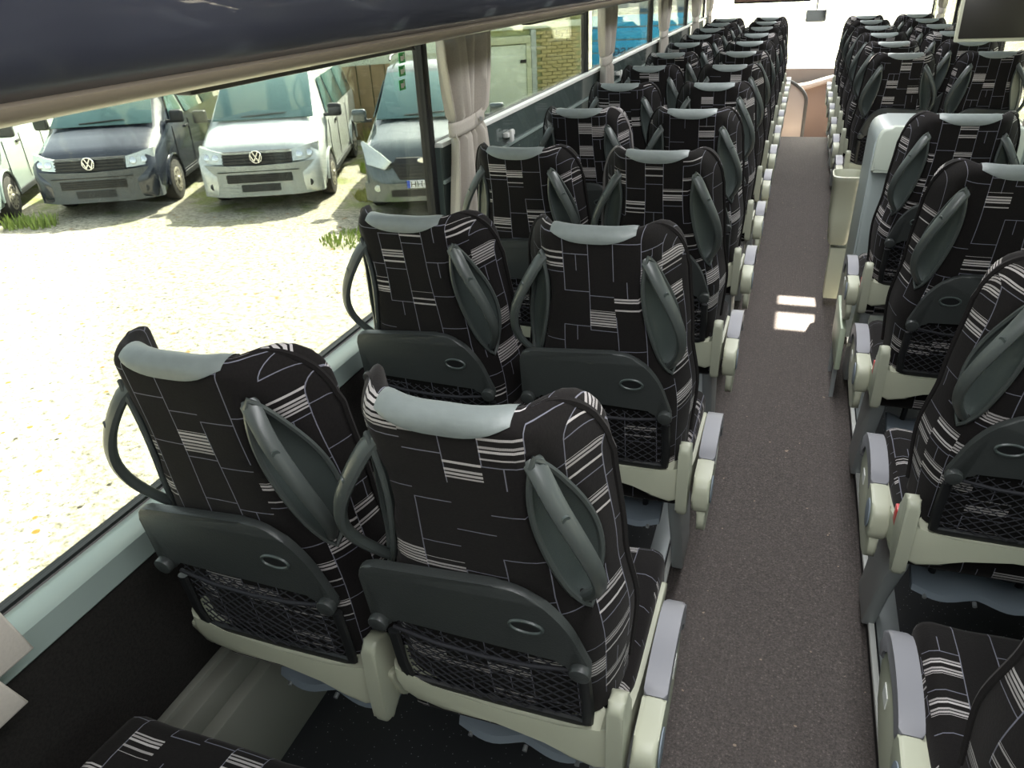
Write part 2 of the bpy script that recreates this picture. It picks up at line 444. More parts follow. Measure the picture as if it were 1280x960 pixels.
def rounded(pts, rad, n=5):                      # 2-d polygon with rounded corners; rad per corner
    out = []; N = len(pts)
    for i in range(N):
        p = Vector(pts[i]); a = Vector(pts[i-1])-p; c = Vector(pts[(i+1) % N])-p; r = rad[i] if isinstance(rad, (list, tuple)) else rad
        if r <= 0: out.append(tuple(p)); continue
        la, lc = a.length, c.length; a.normalize(); c.normalize(); r = min(r, la*.49, lc*.49)
        s, e = p+a*r, p+c*r
        for k in range(n+1):
            t = k/n; out.append(tuple(s*(1-t)**2+p*2*t*(1-t)+e*t*t))
    return out
def seat_back_parts(root, mir, tilt=TILT):
    loc, rot = (0, PY, PZ), (tilt, 0, 0)
    m = -1 if mir else 1
    def part(name, mb, mt, par=root, smooth=40, **k):
        if par is root: return obj(name, mb, mt, par, smooth, loc, rot)
        return obj(name, mb, mt, par, smooth)
    bk = bpy.data.objects.new('backrest', BACK); link(bk, root); bk.location = loc; bk.rotation_euler = rot
    for sd in (1, -1):
        part('piping', MB().tube(edge_path(sd), [min(.0062, .001+.0011*i) for i in range(len(edge_path(sd)))], 6), FAB, bk)
    part('head_pad', make_leather(), LEA)
    for sd in (1, -1):
        gsh = part('grip_shell', make_bowl(sd), SHL)
        part('rim', make_rim(sd), HDL, gsh)
        h = part('grip_handle', make_handle(sd), HDL)
        c = grip_pt(sd, -.12, -.55, .0525); c0 = grip_pt(sd, -.12, -.55, .04)
        part('screw_cap', MB().cyl(c, c-c0, .0062, .004, 14), SHL, h)
    # folding table
    o2 = rounded([(-.185*m, .322), (.085*m, .300), (.146*m, .365), (.182*m, .482), (.150*m, .492), (.134*m, .462), (-.150*m, .452), (-.160*m, .478), (-.190*m, .474)],
                 [.03, .07, .09, .02, .015, .01, .01, .012, .015])
    tray = part('tray_table', MB().prism([(x, -.006, BL-s) for x, s in o2], (0, -.016, 0), .004), PLA)
    for x, s in ((.164*m, .470), (-.174*m, .460)):
        part('hinge_knob', MB().cyl((x, -.028, BL-s), (0, 1, 0), .017, .016, 20, bev=.003), PLA, tray)
    cx = .085*m
    ring = [(cx+.026*math.cos(t), -.0235, BL-.385+.014*math.sin(t)) for t in [2*math.pi*k/22 for k in range(22)]]
    part('cup_rim', MB().tube(ring, .003, 6, closed=True), SHL, tray)
    part('cup_recess', MB().prism([(cx+.025*math.cos(t), -.0225, BL-.385+.013*math.sin(t)) for t in [2*math.pi*k/20 for k in range(20)]], (0, -.001, 0)), BLK, tray)
    # net pocket
    fr = MB()
    fr.tube([(.165, -.012, BL-.505), (.167, -.014, BL-.60), (.163, -.012, BL-.645), (.145, -.010, BL-.652), (0, -.010, BL-.654), (-.145, -.010, BL-.652), (-.163, -.012, BL-.645), (-.167, -.014, BL-.60), (-.165, -.012, BL-.505)], .0105, 8, flat=.7, upv=(0, 1, 0))
    nf = part('net_frame', fr, BLK)
    nb = MB()
    x0, x1, s0, s1 = -.155, .155, .475, .645
    def cord(p, q, r=.0014, n=4): nb.tube([(p[0], -.020+.012*abs(p[0])/.155, BL-p[1]), ((p[0]+q[0])/2, -.022+.012*abs((p[0]+q[0])/2)/.155, BL-(p[1]+q[1])/2), (q[0], -.020+.012*abs(q[0])/.155, BL-q[1])], r, n)
    st = .027; k = -8
    while k < 18:
        for dr in (1, -1):
            xa = x0+k*st; xb = xa+(s1-s0)*1.25
            pa, pb = (xa, s0), (xb, s1)
            # clip
            def clip(p, q):
                (ax, ay), (bx, by) = p, q
                if bx <= x0 or ax >= x1: return None
                if ax < x0: t = (x0-ax)/(bx-ax); ay = ay+(by-ay)*t; ax = x0
                if bx > x1: t = (x1-ax)/(bx-ax); by = ay+(by-ay)*t; bx = x1
                return (ax, ay), (bx, by)
            c = clip(pa, pb)
            if c:
                c0, c1 = c
                if dr < 0: c0, c1 = (-c0[0], c0[1]), (-c1[0], c1[1])
                cord(c0, c1)
        k += 1
    nb.tube([(-.16, -.014, BL-.487), (-.08, -.020, BL-.497), (0, -.022, BL-.499), (.08, -.020, BL-.497), (.16, -.014, BL-.487)], .004, 6)
    part('net', nb, NET, nf)
def cushion_mesh():
    b = MB(); b.box(-.212, .212, .17, .66, .42, .53, .03, 3)
    bm = b.bm
    bmesh.ops.subdivide_edges(bm, edges=[e for e in bm.edges if e.calc_length() > .1], cuts=5, use_grid_fill=True)
    for v in bm.verts:
        if v.co.z > .47:
            v.co.z += .012*math.cos(v.co.x/.212*1.4) + (.016 if abs(v.co.x) > .14 else 0)*.6 - .25*max(0, v.co.y-.56)**1.3
    uvl = bm.loops.layers.uv.new('UVMap')
    for f in bm.faces:
        n = f.normal
        f.normal_update(); n = f.normal
        for lp in f.loops:
            c = lp.vert.co
            if abs(n.z) > .5: lp[uvl].uv = (c.x, c.y)
            elif abs(n.x) > .5: lp[uvl].uv = (c.x*.3+c.z, c.y)
            else: lp[uvl].uv = (c.x, c.y+c.z)
    return b
def side_arm(root, sd, dy=0, dz=0, dx=0):
    """aisle armrest on side sd: rear cap, grey hooked arm, cream shell and inset disc"""
    xo, xi = (.278+dx)*sd, (.236+dx)*sd
    def Y(P, x): return [(x, y+dy, z+dz) for y, z in P]
    outer = [(.225, .556), (.26, .574), (.33, .586), (.41, .582), (.465, .560), (.495, .520), (.495, .482), (.482, .470)]
    inner = [(.466, .480), (.466, .508), (.44, .534), (.39, .546), (.33, .546), (.28, .536), (.236, .516)]
    fine = []
    for P in (outer, inner):
        for k in range((len(P)-1)*3+1): fine.append(cr(P, min(k/3, len(P)-1.0001)))
    arm = obj('armrest', MB().prism(Y(fine, xo), (xi-xo, 0, 0), .008, 3), GRY, root, 50)
    cap = rounded([(.105, .452), (.215, .452), (.238, .515), (.225, .556), (.112, .548)], [.05, .05, .01, .006, .03], 6)
    obj('hinge_cap', MB().prism(Y(cap, xo), (xi-xo, 0, 0), .009, 3), CRM, arm, 50)
    el = [(.165+.032*math.cos(t), .505+.038*math.sin(t)) for t in [2*math.pi*k/24 for k in range(24)]]
    obj('cap_disc', MB().prism(Y(el, xo+.001*sd), (sd*.003, 0, 0), .001), FTR, arm)
    sh = rounded([(.16, .545), (.40, .548), (.475, .50), (.47, .42), (.34, .37), (.18, .36), (.10, .42)], [.02, .03, .03, .05, .06, .06, .04], 5)
    shl = obj('armrest_shell', MB().prism(Y(sh, xo-.006*sd), ((xi-xo)*.5, 0, 0), .008, 3), CRM, root, 50)
    obj('side_label', MB().box(min((xo-.004*sd), (xo-.0065*sd)), max((xo-.004*sd), (xo-.0065*sd)), .36+dy, .40+dy, .455+dz, .485+dz), WHT, shl, 0)
def make_seat(name, mir, aisle, label, loc):
    t = thing(name, label, 'seat', loc)
    seat_back_parts(t, mir)
    obj('seat_cushion', cushion_mesh(), FAB, t, 60)
    # cream lower frame: rear panel with an arch, wrapping forward along both sides
    m = -1 if mir else 1
    top = [(-.190, .622), (-.178, .600), (-.12, .582), (0, .574), (.12, .574), (.185, .578), (.200, .60)]
    bot = [(.208, .50), (.18, .486), (.13, .496), (.09, .526), (0, .536), (-.10, .536), (-.15, .540), (-.178, .556), (-.190, .58)]
    fr = MB(); fr.prism([(x*m, .105+.0*abs(x), z) for x, z in top+bot], (0, .05, 0), .007, 3)
    lf = obj('lower_frame', fr, CRM, t, 50)
    for sd in (1, -1):
        p = rounded([(.12, .57), (.30, .50), (.60, .485), (.62, .45), (.40, .42), (.16, .46)], [.02, .05, .03, .03, .05, .03], 4)
        obj('side_cover', MB().prism([(sd*.222, y, z) for y, z in p], (-sd*.014, 0, 0), .004), CRM, lf, 50)
    e = rounded([(.095, .655), (.125, .665), (.165, .63), (.18, .52), (.15, .455), (.10, .45), (.095, .53)], [.015, .02, .03, .04, .03, .02, .03], 4)
    obj('end_cover', MB().prism([(m*.226, y, z) for y, z in e], (-m*.028, 0, 0), .008, 3), CRD, lf, 50)
    # fold-up footrest for the row behind
    ft = MB(); P = []
    for i in range(19):
        x = -.150+.29*i/18
        y = .25 - .014*abs(math.sin((x+.15)/.29*math.pi*2)) 
        z = .292+.006*math.cos(x*40)
        P.append([(x*m, y, z), (x*m, y+.006, z+.016), (x*m, y+.05, z+.030), (x*m, y+.085, z+.028), (x*m, y+.085, z+.016), (x*m, y+.02, z-.006), (x*m, y, z)])
    ft.grid(P)
    ft.bm.faces.new([v for v in ft.bm.verts][:6]); ft.bm.faces.new([v for v in ft.bm.verts][-7:-1])
    fo = obj('footrest', ft, FTR, t)
    for x in (-.12, 0, .11): obj('stud', MB().cyl((x*m, .242, .291), (0, 1, .3), .005, .012, 10), ALU, fo)
    for x in (-.10, .09): obj('hanger', MB().tube([(x*m, .31, .315), (x*m, .28, .40), (x*m, .26, .47)], .009, 6), BLK, fo)
    if aisle:
        side_arm(t, m, .14 if mir else 0, -.035 if mir else 0, -.016 if mir else 0)
        lp = [(.42, 0), (.585, 0), (.585, .02), (.56, .05), (.42, .44), (.20, .44), (.22, .38), (.34, .18)]
        obj('pedestal_leg', MB().prism([(m*.20, y, z) for y, z in lp], (-m*.035, 0, 0), .004), LEG, t)
        obj('cross_bar', MB().box(-.205, .205, .25, .29, .39, .42, .004), LEG, t)
        if mir: obj('buckle', MB().box(m*.214-.009, m*.214+.009, .19, .225, .52, .565, .003), RED, t)
    else:
        obj('wall_bracket', MB().box(min(-m*.235, m*.205), max(-m*.235, m*.205), .25, .29, .39, .42, .004), LEG, t)
    return t
BACK = make_back()
PIT = .78; XA, XB, XC, XD = -.371, -.815, .550, 1.005
Y0 = .714
protos = {}
ordn = ['first', 'second', 'third', 'fourth', 'fifth', 'sixth', 'seventh', 'eighth', 'ninth', 'tenth', 'eleventh', 'twelfth']
spec = []
LA = {1: 'patterned aisle seat with folded table, nearest big seat in the bottom middle',
      2: 'black patterned aisle seat directly in front of the nearest middle one',
      3: 'third aisle seat of the left block from the camera, level with the nearest curtain'}
rowsL = [Y0+k*PIT for k in range(12)]
for k, y in enumerate(rowsL):
    o_ = ordn[k]
    spec.append(('A', k, XA, y, LA.get(k+1, f'patterned aisle seat of the left block, {o_} row from the camera')))
    spec.append(('B', k, XB, y, {0: 'patterned window seat nearest the camera, left grip handle standing out against the window',
                                 1: 'window seat of the left block, second row, in front of the bottom left one'}.get(k, f'black patterned window seat of the left block, {o_} row from the camera')))
rowsC = [.65, 1.41, 2.19, 2.97, 5.115, 5.895, 6.675, 7.455, 8.235, 9.015]
for k, y in enumerate(rowsC):
    where = f'{ordn[k]} row from the camera' if k < 4 else f'{ordn[k-4]} row beyond the grey galley cabinet'
    spec.append(('C', k, XC, y, f'black patterned aisle seat of the right block, {where}'))
    if k != 0: spec.append(('D', k, XD, y, f'black patterned window seat of the right block, {where}'))
# row behind the first on the left: only a cushion and seat edge reach the picture
pA = make_seat('coach_seat', False, True, '', (XA, Y0, PF))
pB = make_seat('coach_seat', False, False, '', (XB, Y0, PF))
pC = make_seat('coach_seat', True, True, '', (XC, rowsC[0], PF))
pD = make_seat('coach_seat', True, False, '', (XD, rowsC[1], PF))
kids_of(None)
proto = {'A': pA, 'B': pB, 'C': pC, 'D': pD}; used = set()
grp = {'A': 'aisle seats of the left block', 'B': 'window seats of the left block', 'C': 'aisle seats of the right block', 'D': 'window seats of the right block'}
placed = {}
for (kind, k, x, y, label) in spec:
    if kind in used: o = copy_tree(proto[kind])
    else: o = proto[kind]; used.add(kind)
    o.location = (x, y, PF); o['label'] = label; o['group'] = grp[kind]; placed[(kind, k)] = o
o = copy_tree(pB); o.location = (XB, .0, PF)
o['label'] = 'window seat at the bottom left edge with only its cushion front showing'; o['group'] = grp['B']; placed[('B', -1)] = o
B1 = placed[('B', 0)]
for ch in [c for c in COL.objects if c.parent == B1 and abs(c.rotation_euler.x) > .01]: ch.rotation_euler.x = TILT-.05

# ---------------------------------------------------------------- coach shell
YF, YR = 11.9, -1.2
XWL, XWR = -1.16, 1.30
def zz(z): return EYE+z
struct('floor_aisle', MB().box(-.225, .39, YR, 9.62, AZ-.04, AZ), AIS)
for s, (xa, xb) in (('left', (-1.2, -.217)), ('right', (.384, 1.34))):
    b = MB()
    if s == 'left': b.box(xa, xb, YR, 9.62, AZ-.04, PF)
    else: b.box(xa, xb, YR, 3.75, AZ-.04, PF); b.box(xa, xb, 4.7, 9.62, AZ-.04, PF)
    struct('floor_' + s, b, VIN)
struct('trim_1', MB().box(.368, .384, YR, 3.7, PF-.006, PF+.010, .003).box(.368, .384, 4.75, 9.6, PF-.006, PF+.010, .003), WHT)
struct('trim_2', MB().box(-.224, -.210, YR, 9.6, PF-.006, PF+.010, .003), WHT)
struct('trim_3', MB().box(.372, .3835, YR, 3.7, AZ, PF-.006).box(.372, .3835, 4.75, 9.6, AZ, PF-.006), BLK)
struct('trim_4', MB().box(.390, .450, YR, 3.7, PF-.002, PF+.004, .001).box(.390, .450, 4.75, 9.6, PF-.002, PF+.004, .001), LEG)
struct('trim_5', MB().box(-.285, -.230, YR, 9.6, PF-.002, PF+.004, .001), LEG)
SZ = zz(-.905)
struct('wall_left', MB().box(-1.22, -1.105, YR, YF, AZ-.04, SZ-.02), WCP)
struct('wall_right', MB().box(XWR-.06, XWR+.06, YR, YF, AZ-.04, SZ-.02), WCP)
struct('wall_rear', MB().box(-1.22, XWR+.06, YR-.06, YR, AZ-.04, 2.1), CEI)
b = MB(); b.prism([(-1.165, YR, SZ-.004), (-1.112, YR, SZ+.004), (-1.097, YR, SZ-.006), (-1.090, YR, SZ-.055), (-1.094, YR, SZ-.060), (-1.165, YR, SZ-.060)], (0, 3.55, 0), .003)
struct('sill_left', b, SIL)
# stepped-up sill and smoked panel from the first pillar forward
HZ = zz(-.487)
pnl = struct('wall_panel', MB().box(-1.175, -1.150, 2.47, YF-1, SZ-.06, HZ-.012), SMK)
struct('ledge', MB().box(-1.185, -1.140, 2.47, YF-1, HZ-.012, HZ+.004, .002), WHT, pnl)
struct('lower_rail', MB().box(-1.150, -1.140, 2.47, YF-1, zz(-.625), zz(-.612), .002), SIL, pnl)
for y in (3.1, 5.3, 7.4): struct('latch', MB().box(-1.150, -1.125, y, y+.09, zz(-.58), zz(-.56), .004).box(-1.128, -1.115, y+.02, y+.05, zz(-.60), zz(-.55), .003), WHT, pnl)
b = MB().box(XWR-.075, XWR-.02, YR, YF-1, SZ-.05, SZ, .004); struct('sill_right', b, SIL)
# windows
def win(name, x, ya, yb, z0, z1):
    w = struct(name, MB().box(x-.003, x+.003, ya, yb, z0, z1), GLS, smooth=0)
    fr = MB(); fr.box(x-.012, x+.012, ya, ya+.010, z0, z1).box(x-.012, x+.012, yb-.010, yb, z0, z1)
    struct('window_seal', fr, RUB, w)
    struct('bottom_seal', MB().box(x-.008, x+.012, ya, yb, z0-.002, z0+.005), RUB, w)
    return w
ZW1 = zz(.12)
pil = [YR, 2.45, 4.62, 6.72, 8.78, 10.3]
n = 1
for i in range(5):
    win(f'window_{n}', -1.180, pil[i]+.012, pil[i+1]-.012, SZ if i == 0 else HZ, ZW1); n += 1
pir = [YR, .6, 2.5, 4.5, 6.6, 8.7, 10.3]
for i in range(6):
    win(f'window_{n}', 1.29, pir[i]+.012, pir[i+1]-.012, SZ, ZW1); n += 1
pl = MB()
for y in pil[1:]: struct('pillar_left', MB().box(-1.205, -1.165, y-.014, y+.014, SZ, ZW1+.1, .004), RUB)
for y in pir[1:]: struct('pillar_right', MB().box(1.285, 1.32, y-.03, y+.03, SZ, ZW1+.1, .004), RUB)
struct('wall_left_top', MB().box(-1.22, -1.165, YR, YF, ZW1, 2.1), CEI)
struct('wall_right_top', MB().box(1.27, 1.33, YR, YF, ZW1, 2.1), CEI)
# ceiling with one open roof hatch above the aisle near the front
b = MB(); hx0, hx1, hy0, hy1 = .27, .60, 6.10, 6.66
b.box(-1.22, hx0, YR-.06, YF, 2.06, 2.12).box(hx1, 1.36, YR-.06, YF, 2.06, 2.12).box(hx0, hx1, YR-.06, hy0, 2.06, 2.12).box(hx0, hx1, hy1, YF, 2.06, 2.12)
b.box(hx0, hx1, 6.40, 6.47, 2.06, 2.12)
struct('ceiling', b, CEI)
# left luggage rack: rounded front, pale lower lip
def rack(side, name, label):
    t = thing(name, label, 'luggage rack', (side*.75, YR+.02, zz(-.1)))
    def L(x, z): return (side*(x-.75), 0, z+.1)
    pr = [(1.14, -.098), (.90, -.098), (.822, -.100), (.793, -.090), (.760, -.070), (.735, -.035), (.715, .02), (.700, .09), (.70, .17), (.72, .25), (.76, .28), (1.14, .28)]
    body = MB().prism([L(x, z) for x, z in pr], (0, YF-YR-1.6, 0), 0)
    obj('rack_body', body, RCK, t, 60)
    lp = [(.835, -.101), (.822, -.114), (.808, -.1155), (.797, -.111), (.786, -.101), (.783, -.094), (.790, -.0895), (.806, -.096), (.82, -.0995)]
    obj('rack_lip', MB().prism([L(x, z) for x, z in lp], (0, YF-YR-1.6, 0), 0), LIP, t, 60)
    return t
rk = rack(-1, 'luggage_rack', 'long glossy navy overhead rack with pale lower lip, across the top left')
rk2 = rack(1, 'luggage_rack', 'overhead rack above the right seats that carries the folded screen')
for y0, y1 in ((1.1, 1.95), (2.95, 3.75), (4.95, 6.3)):
    o = thing('roller_blind', f'dark narrow blind rail under the left rack, {"beside the window with green stickers" if y0 < 2 else "between the first two curtains" if y0 < 4 else "beyond the second curtain"}', 'blind', (-.98, y0, zz(-.128)))
    obj('blind_rail', MB().box(-.02, .02, 0, y1-y0, -.018, .012, .006), BLI, o)
    obj('end_cap', MB().box(-.022, .022, y1-y0, y1-y0+.012, -.020, .014, .004), BLK, o)
    obj('hanger', MB().box(-.006, .006, .1, .13, .010, .045).box(-.006, .006, y1-y0-.13, y1-y0-.1, .010, .045), BLK, o)
# heater duct along the left wall
d = struct('heater_duct', MB().box(-1.105, -1.085, YR, 9.6, PF, .33, .004).box(-1.085, -1.015, YR, 9.6, PF, .255, .006), DUC)
struct('duct_cover', MB().box(-1.088, -1.045, YR, 9.6, .255, .318, .006), DUC, d)

# ---------------------------------------------------------------- curtains
def curtain(x, yc, w, ztop, ztie, zbot, label, seed, tie=.45, side=1):
    rnd = random.Random(seed)
    t = thing('curtain', label, 'curtain', (x, yc, zbot))
    P = []; nz, nu = 26, 60; ph = rnd.random()*6
    for i in range(nz+1):
        z = lerp(ztop, zbot, i/nz)
        if z > ztie: k = (ztop-z)/(ztop-ztie); ww = w*(1-(1-tie)*k**1.7)
        else: k = (ztie-z)/(ztie-zbot+1e-6); ww = w*(tie+.25*min(1, k*1.3))
        amp = .030*(.45+.55*ww/w); row = []
        for j in range(nu+1):
            u = j/nu; y = -ww/2+ww*u
            d = amp*(math.sin(u*math.pi*2*5.2+ph)+.45*math.sin(u*math.pi*2*8.7+ph*2+k*.8))
            if abs(z-ztie) < .03: d *= .45
            row.append((side*d, y+.01*math.sin(u*17+k*2), z-zbot))
        P.append(row)
    b = MB(); b.grid(P)
    c = obj('curtain_cloth', b, CUR, t, 80)
    so = c.modifiers.new('thick', 'SOLIDIFY'); so.thickness = .003
    wt = w*tie; P = []
    for a in range(33):
        an = 2*math.pi*a/32; P.append([(.034*math.cos(an), (wt/2+.012)*math.sin(an), ztie-zbot+dz+.012*math.sin(an)) for dz in (-.024, -.01, .01, .024)])
    tb = obj('tie_band', (lambda q: (q.grid(P), q)[1])(MB()), CUR, t, 80)
    so = tb.modifiers.new('thick', 'SOLIDIFY'); so.thickness = .003
    obj('button', MB().cyl((.042*side, .03, ztie-zbot), (1, 0, 0), .008, .008, 12), ALU, tb)
    return t
cz = zz(-.155)
CL = [('grey curtain tied beside the first left window, nearest and largest curtain', 2.62, .44, .62), ('grey tied curtain second along the left windows, before the blue trailer', 4.82, .34, .5),
      ('grey tied curtain third along the left windows', 6.93, .34, .5), ('grey tied curtain fourth along the left windows', 8.98, .34, .5), ('grey curtain at the far front of the left windows', 10.2, .3, .5)]
for i, (lb, y, w, ti) in enumerate(CL): curtain(-1.105, y, w, cz, zz(-.43), zz(-.86), lb, i+3, ti)
CR = ['grey tied curtain behind the hanging screen at the right windows', 'grey tied curtain on the right side beyond the screen', 'grey curtain at the far front of the right windows']
for i, (lb, y) in enumerate(zip(CR, (5.0, 7.0, 9.2))): curtain(1.235, y, .34, cz, zz(-.43), zz(-.86), lb, i+11, .5, -1)
# folded tail of the rear curtain at the left picture edge
t = thing('curtain', 'beige folded curtain end at the left picture edge beside the sill', 'curtain', (-1.03, .40, zz(-1.0)))
for nm, z0, z1, y1 in (('upper_fold', .120, .225, .145), ('lower_fold', .045, .122, .105)):
    b = MB(); b.prism([(-.02, -.25, z0+.0), (-.02, y1, z0), (-.015, y1-.025, z1), (-.01, -.25, z1+.06)], (.035, 0, 0), .006)
    obj(nm, b, CUR, t, 50)

# ---------------------------------------------------------------- hanging screen, galley cabinet, bin
def screen(name, loc, w, h, lab, rx, m_=BLK, mf=LIP):
    t = thing(name, lab, 'screen', loc)
    obj('screen_frame', MB().box(-w/2, w/2, -.014, .014, 0, h, .006), mf, t, rot=(rx, 0, 0))
    obj('screen_panel', MB().box(-w/2+.012, w/2-.012, -.018, -.013, .014, h-.012, .002), m_, t, rot=(rx, 0, 0))
    obj('hinge_arm', MB().box(-.03, .03, -.01, .01, h-.01, h+.05, .003), BLK, t, rot=(rx, 0, 0))
    return t
SCR = mat('matt_screen', '26241f', .35)
screen('monitor', (.835, 4.0, zz(-.318)), .46, .30, 'dark monitor hanging from the right rack in the top right corner', -.05, SCR, CRM)
screen('monitor', (-.33, 8.3, zz(-.285)), .68, .40, 'brownish folded monitor at the front above the left seats and aisle', 0, mat('brown_panel', '8d6f62', .6), BLK)
t = thing('galley_cabinet', 'tall grey service cabinet standing between the right seat groups', 'cabinet', (.335, 3.86, PF))
cp = rounded([(0, 0), (.62, 0), (.62, .99), (0.02, .99)], [.01, .01, .03, .07], 6)
GCB = mat('cabinet_grey', '8b9492', .45, grain=(5, .05)); GCL = mat('cabinet_top_grey', 'a9b0a4', .45)
obj('cabinet_body', MB().prism([(x, .02, z+(.035 if z > .5 else 0)) for x, z in cp], (0, .42, 0), .02, 3), GCB, t, 50)
cp2 = rounded([(.02, .80), (.60, .80), (.60, 1.0), (.03, 1.0)], [.01, .01, .03, .06], 6)
hd = obj('top_panel', MB().prism([(x, -.012, z+.035) for x, z in cp2], (0, .05, 0), .012, 3), GCL, t, 50)
obj('recess_grip', MB().tube([(.16+.022*math.cos(a), -.016, .98+.022*math.sin(a)) for a in [math.pi*.5+math.pi*k/8 for k in range(9)]], .004, 6), BLK, hd)
obj('door_panel', MB().box(.10, .58, -.022, .01, .38, .86, .025, 3), GCB, t, 50)
obj('door_latch', MB().box(.105, .13, -.035, -.018, .50, .56, .004), BLK, t)
t = thing('waste_bin', 'cream open-topped waste bin hung at the aisle beside the grey cabinet', 'bin', (.30, 4.45, PF+.08))
P = []
prf = [(.052, .24), (.060, .26), (.072, .40), (.078, .585), (.082, .59), (.084, .615), (.076, .618), (.070, .60), (.060, .32), (.0, .30)]
for k in range(29):
    a = 2*math.pi*k/28; sx = abs(math.cos(a))**.45*math.copysign(1, math.cos(a)); sy = abs(math.sin(a))**.45*math.copysign(1, math.sin(a))
    P.append([(r*sx*.88, r*sy*1.25, z) for r, z in prf])
obj('bin_body', (lambda q: (q.grid(P), q)[1])(MB()), CRM, t, 60)
obj('bin_base', MB().prism([(-.03, -.05, -.08), (.06, -.05, -.08), (.06, .07, -.08), (-.03, .07, -.08)], (0, 0, .30), .006), CRM, t)
obj('bin_neck', MB().cyl((.01, 0, .235), (0, 0, 1), .028, .05, 14), ALU, t)
t = thing('step_panel', 'small pale guard plate at the aisle edge next to the sunlit carpet', 'panel', (.30, 3.25, AZ))
obj('guard_plate', MB().box(-.012, .012, 0, .40, .16, .36, .006), mat('pale_green_plastic', 'b4c0a8', .4), t)
obj('guard_post', MB().box(-.008, .008, .05, .09, 0, .18).box(-.008, .008, .31, .35, 0, .18), LEG, t)

# ---------------------------------------------------------------- front of the coach
struct('floor_front', MB().box(-1.2, 1.34, 9.62, YF, -.45, -.40), mat('step_vinyl', '6d625c', .6))
struct('wall_front', MB().box(-1.2, 1.34, YF-.05, YF, -.45, .42), mat('front_wall_grey', '7f7770', .7))
struct('window_front', MB().box(-1.2, 1.34, YF-.03, YF-.02, .42, 2.06), GLF, smooth=0)
BRN = mat('brown_dash', '7c665a', .6); DKP = mat('dash_dark', '4a4643', .5); PLE = mat('dash_pale', 'b7a69c', .5)
t = thing('dashboard', 'brown and grey driver dashboard under the windscreen at the end of the aisle', 'dashboard', (.1, 11.0, -.4))
obj('dash_body', MB().prism(rounded([(-1.2, 0), (1.2, 0), (1.2, .80), (-1.2, .80)], .05) and [(x, .25, z) for x, z in rounded([(-1.2, 0), (1.15, 0), (1.15, .72), (.35, .76), (.0, .66), (-.35, .62), (-1.2, .62)], [.01, .01, .05, .1, .1, .1, .05])], (0, .5, 0), .02), BRN, t, 50)
obj('dash_top', MB().tube([(-1.1, .24, .63), (-.3, .22, .63), (0, .18, .67), (.35, .22, .77), (1.1, .25, .74)], .035, 10), PLE, t)
obj('dash_screen', MB().box(-.32, -.12, .215, .24, .30, .52, .01), DKP, t)
obj('pillar_cover', MB().box(-.10, -.04, .20, .25, .05, .60, .01), mat('tan_trim', '9c8a68', .5), t)
t = thing('stair_partition', 'curved dark-edged partition at the front stairs left of the aisle end', 'partition', (-.02, 10.3, -.4))
arc = [(-.50+.625*math.cos(a), 0, .60+.32*math.sin(a)) for a in [math.pi*.5*(1-k/12) for k in range(13)]]
obj('partition_panel', MB().prism([(-.55, 0, 0)]+arc+[(.125, 0, 0)], (0, .03, 0), .004), PLE, t)
obj('edge_tube', MB().tube(arc+[(.125, 0, .1)], .02, 8), DKP, t)
t = thing('inside_mirror', 'small rear view mirror hanging in front of the bright windscreen', 'mirror', (.10, 11.2, zz(-.55)))
obj('mirror_housing', MB().box(-.12, .12, -.02, .03, -.07, .07, .02, 3), DKP, t)
obj('mirror_glass', MB().box(-.11, .11, -.024, -.02, -.06, .06), mat('mirror_silver', 'cfd2d4', .05, 1), t)
obj('mirror_arm', MB().tube([(0, .01, .06), (0, .2, .35), (0, .5, .62)], .01, 6), DKP, t)

# ---------------------------------------------------------------- outside
GZ = zz(-3.02)
b = MB(); b.grid([[(-70, -20, GZ), (-70, 90, GZ)], [(40, -20, GZ), (40, 90, GZ)]]); gnd = struct('ground', b, GRV)
def extmat(n, c, r=.3, **k): return mat(n, c, r, **k)
TYR = mat('tyre', '33312e', .9, grain=(30, .3)); RIM = mat('steel_rim', 'a29c8f', .5, .5); CHR = mat('chrome', 'd8dadd', .15, .9)
LNS = mat('lamp_lens', 'c9cfcb', .12, .4, coat=.6); VGL = mat('car_glass', '4f6e6c', .06, .3, coat=.6); VBK = mat('bumper_black', '26282a', .55); PLT = mat('plate_white', 'd9dce0', .4); BLU = mat('plate_blue', '1d49b8', .4); INK = mat('ink_black', '0c0c0e', .5)
def strokes(b, segs, w, y, d=.006):
    for (x0, z0), (x1, z1) in segs:
        v = Vector((x1-x0, 0, z1-z0)).normalized(); nn = Vector((-v.z, 0, v.x))*w/2
        p, q = Vector((x0, y, z0)), Vector((x1, y, z1))
        b.prism([p+nn, q+nn, q-nn, p-nn], (0, -d, 0))
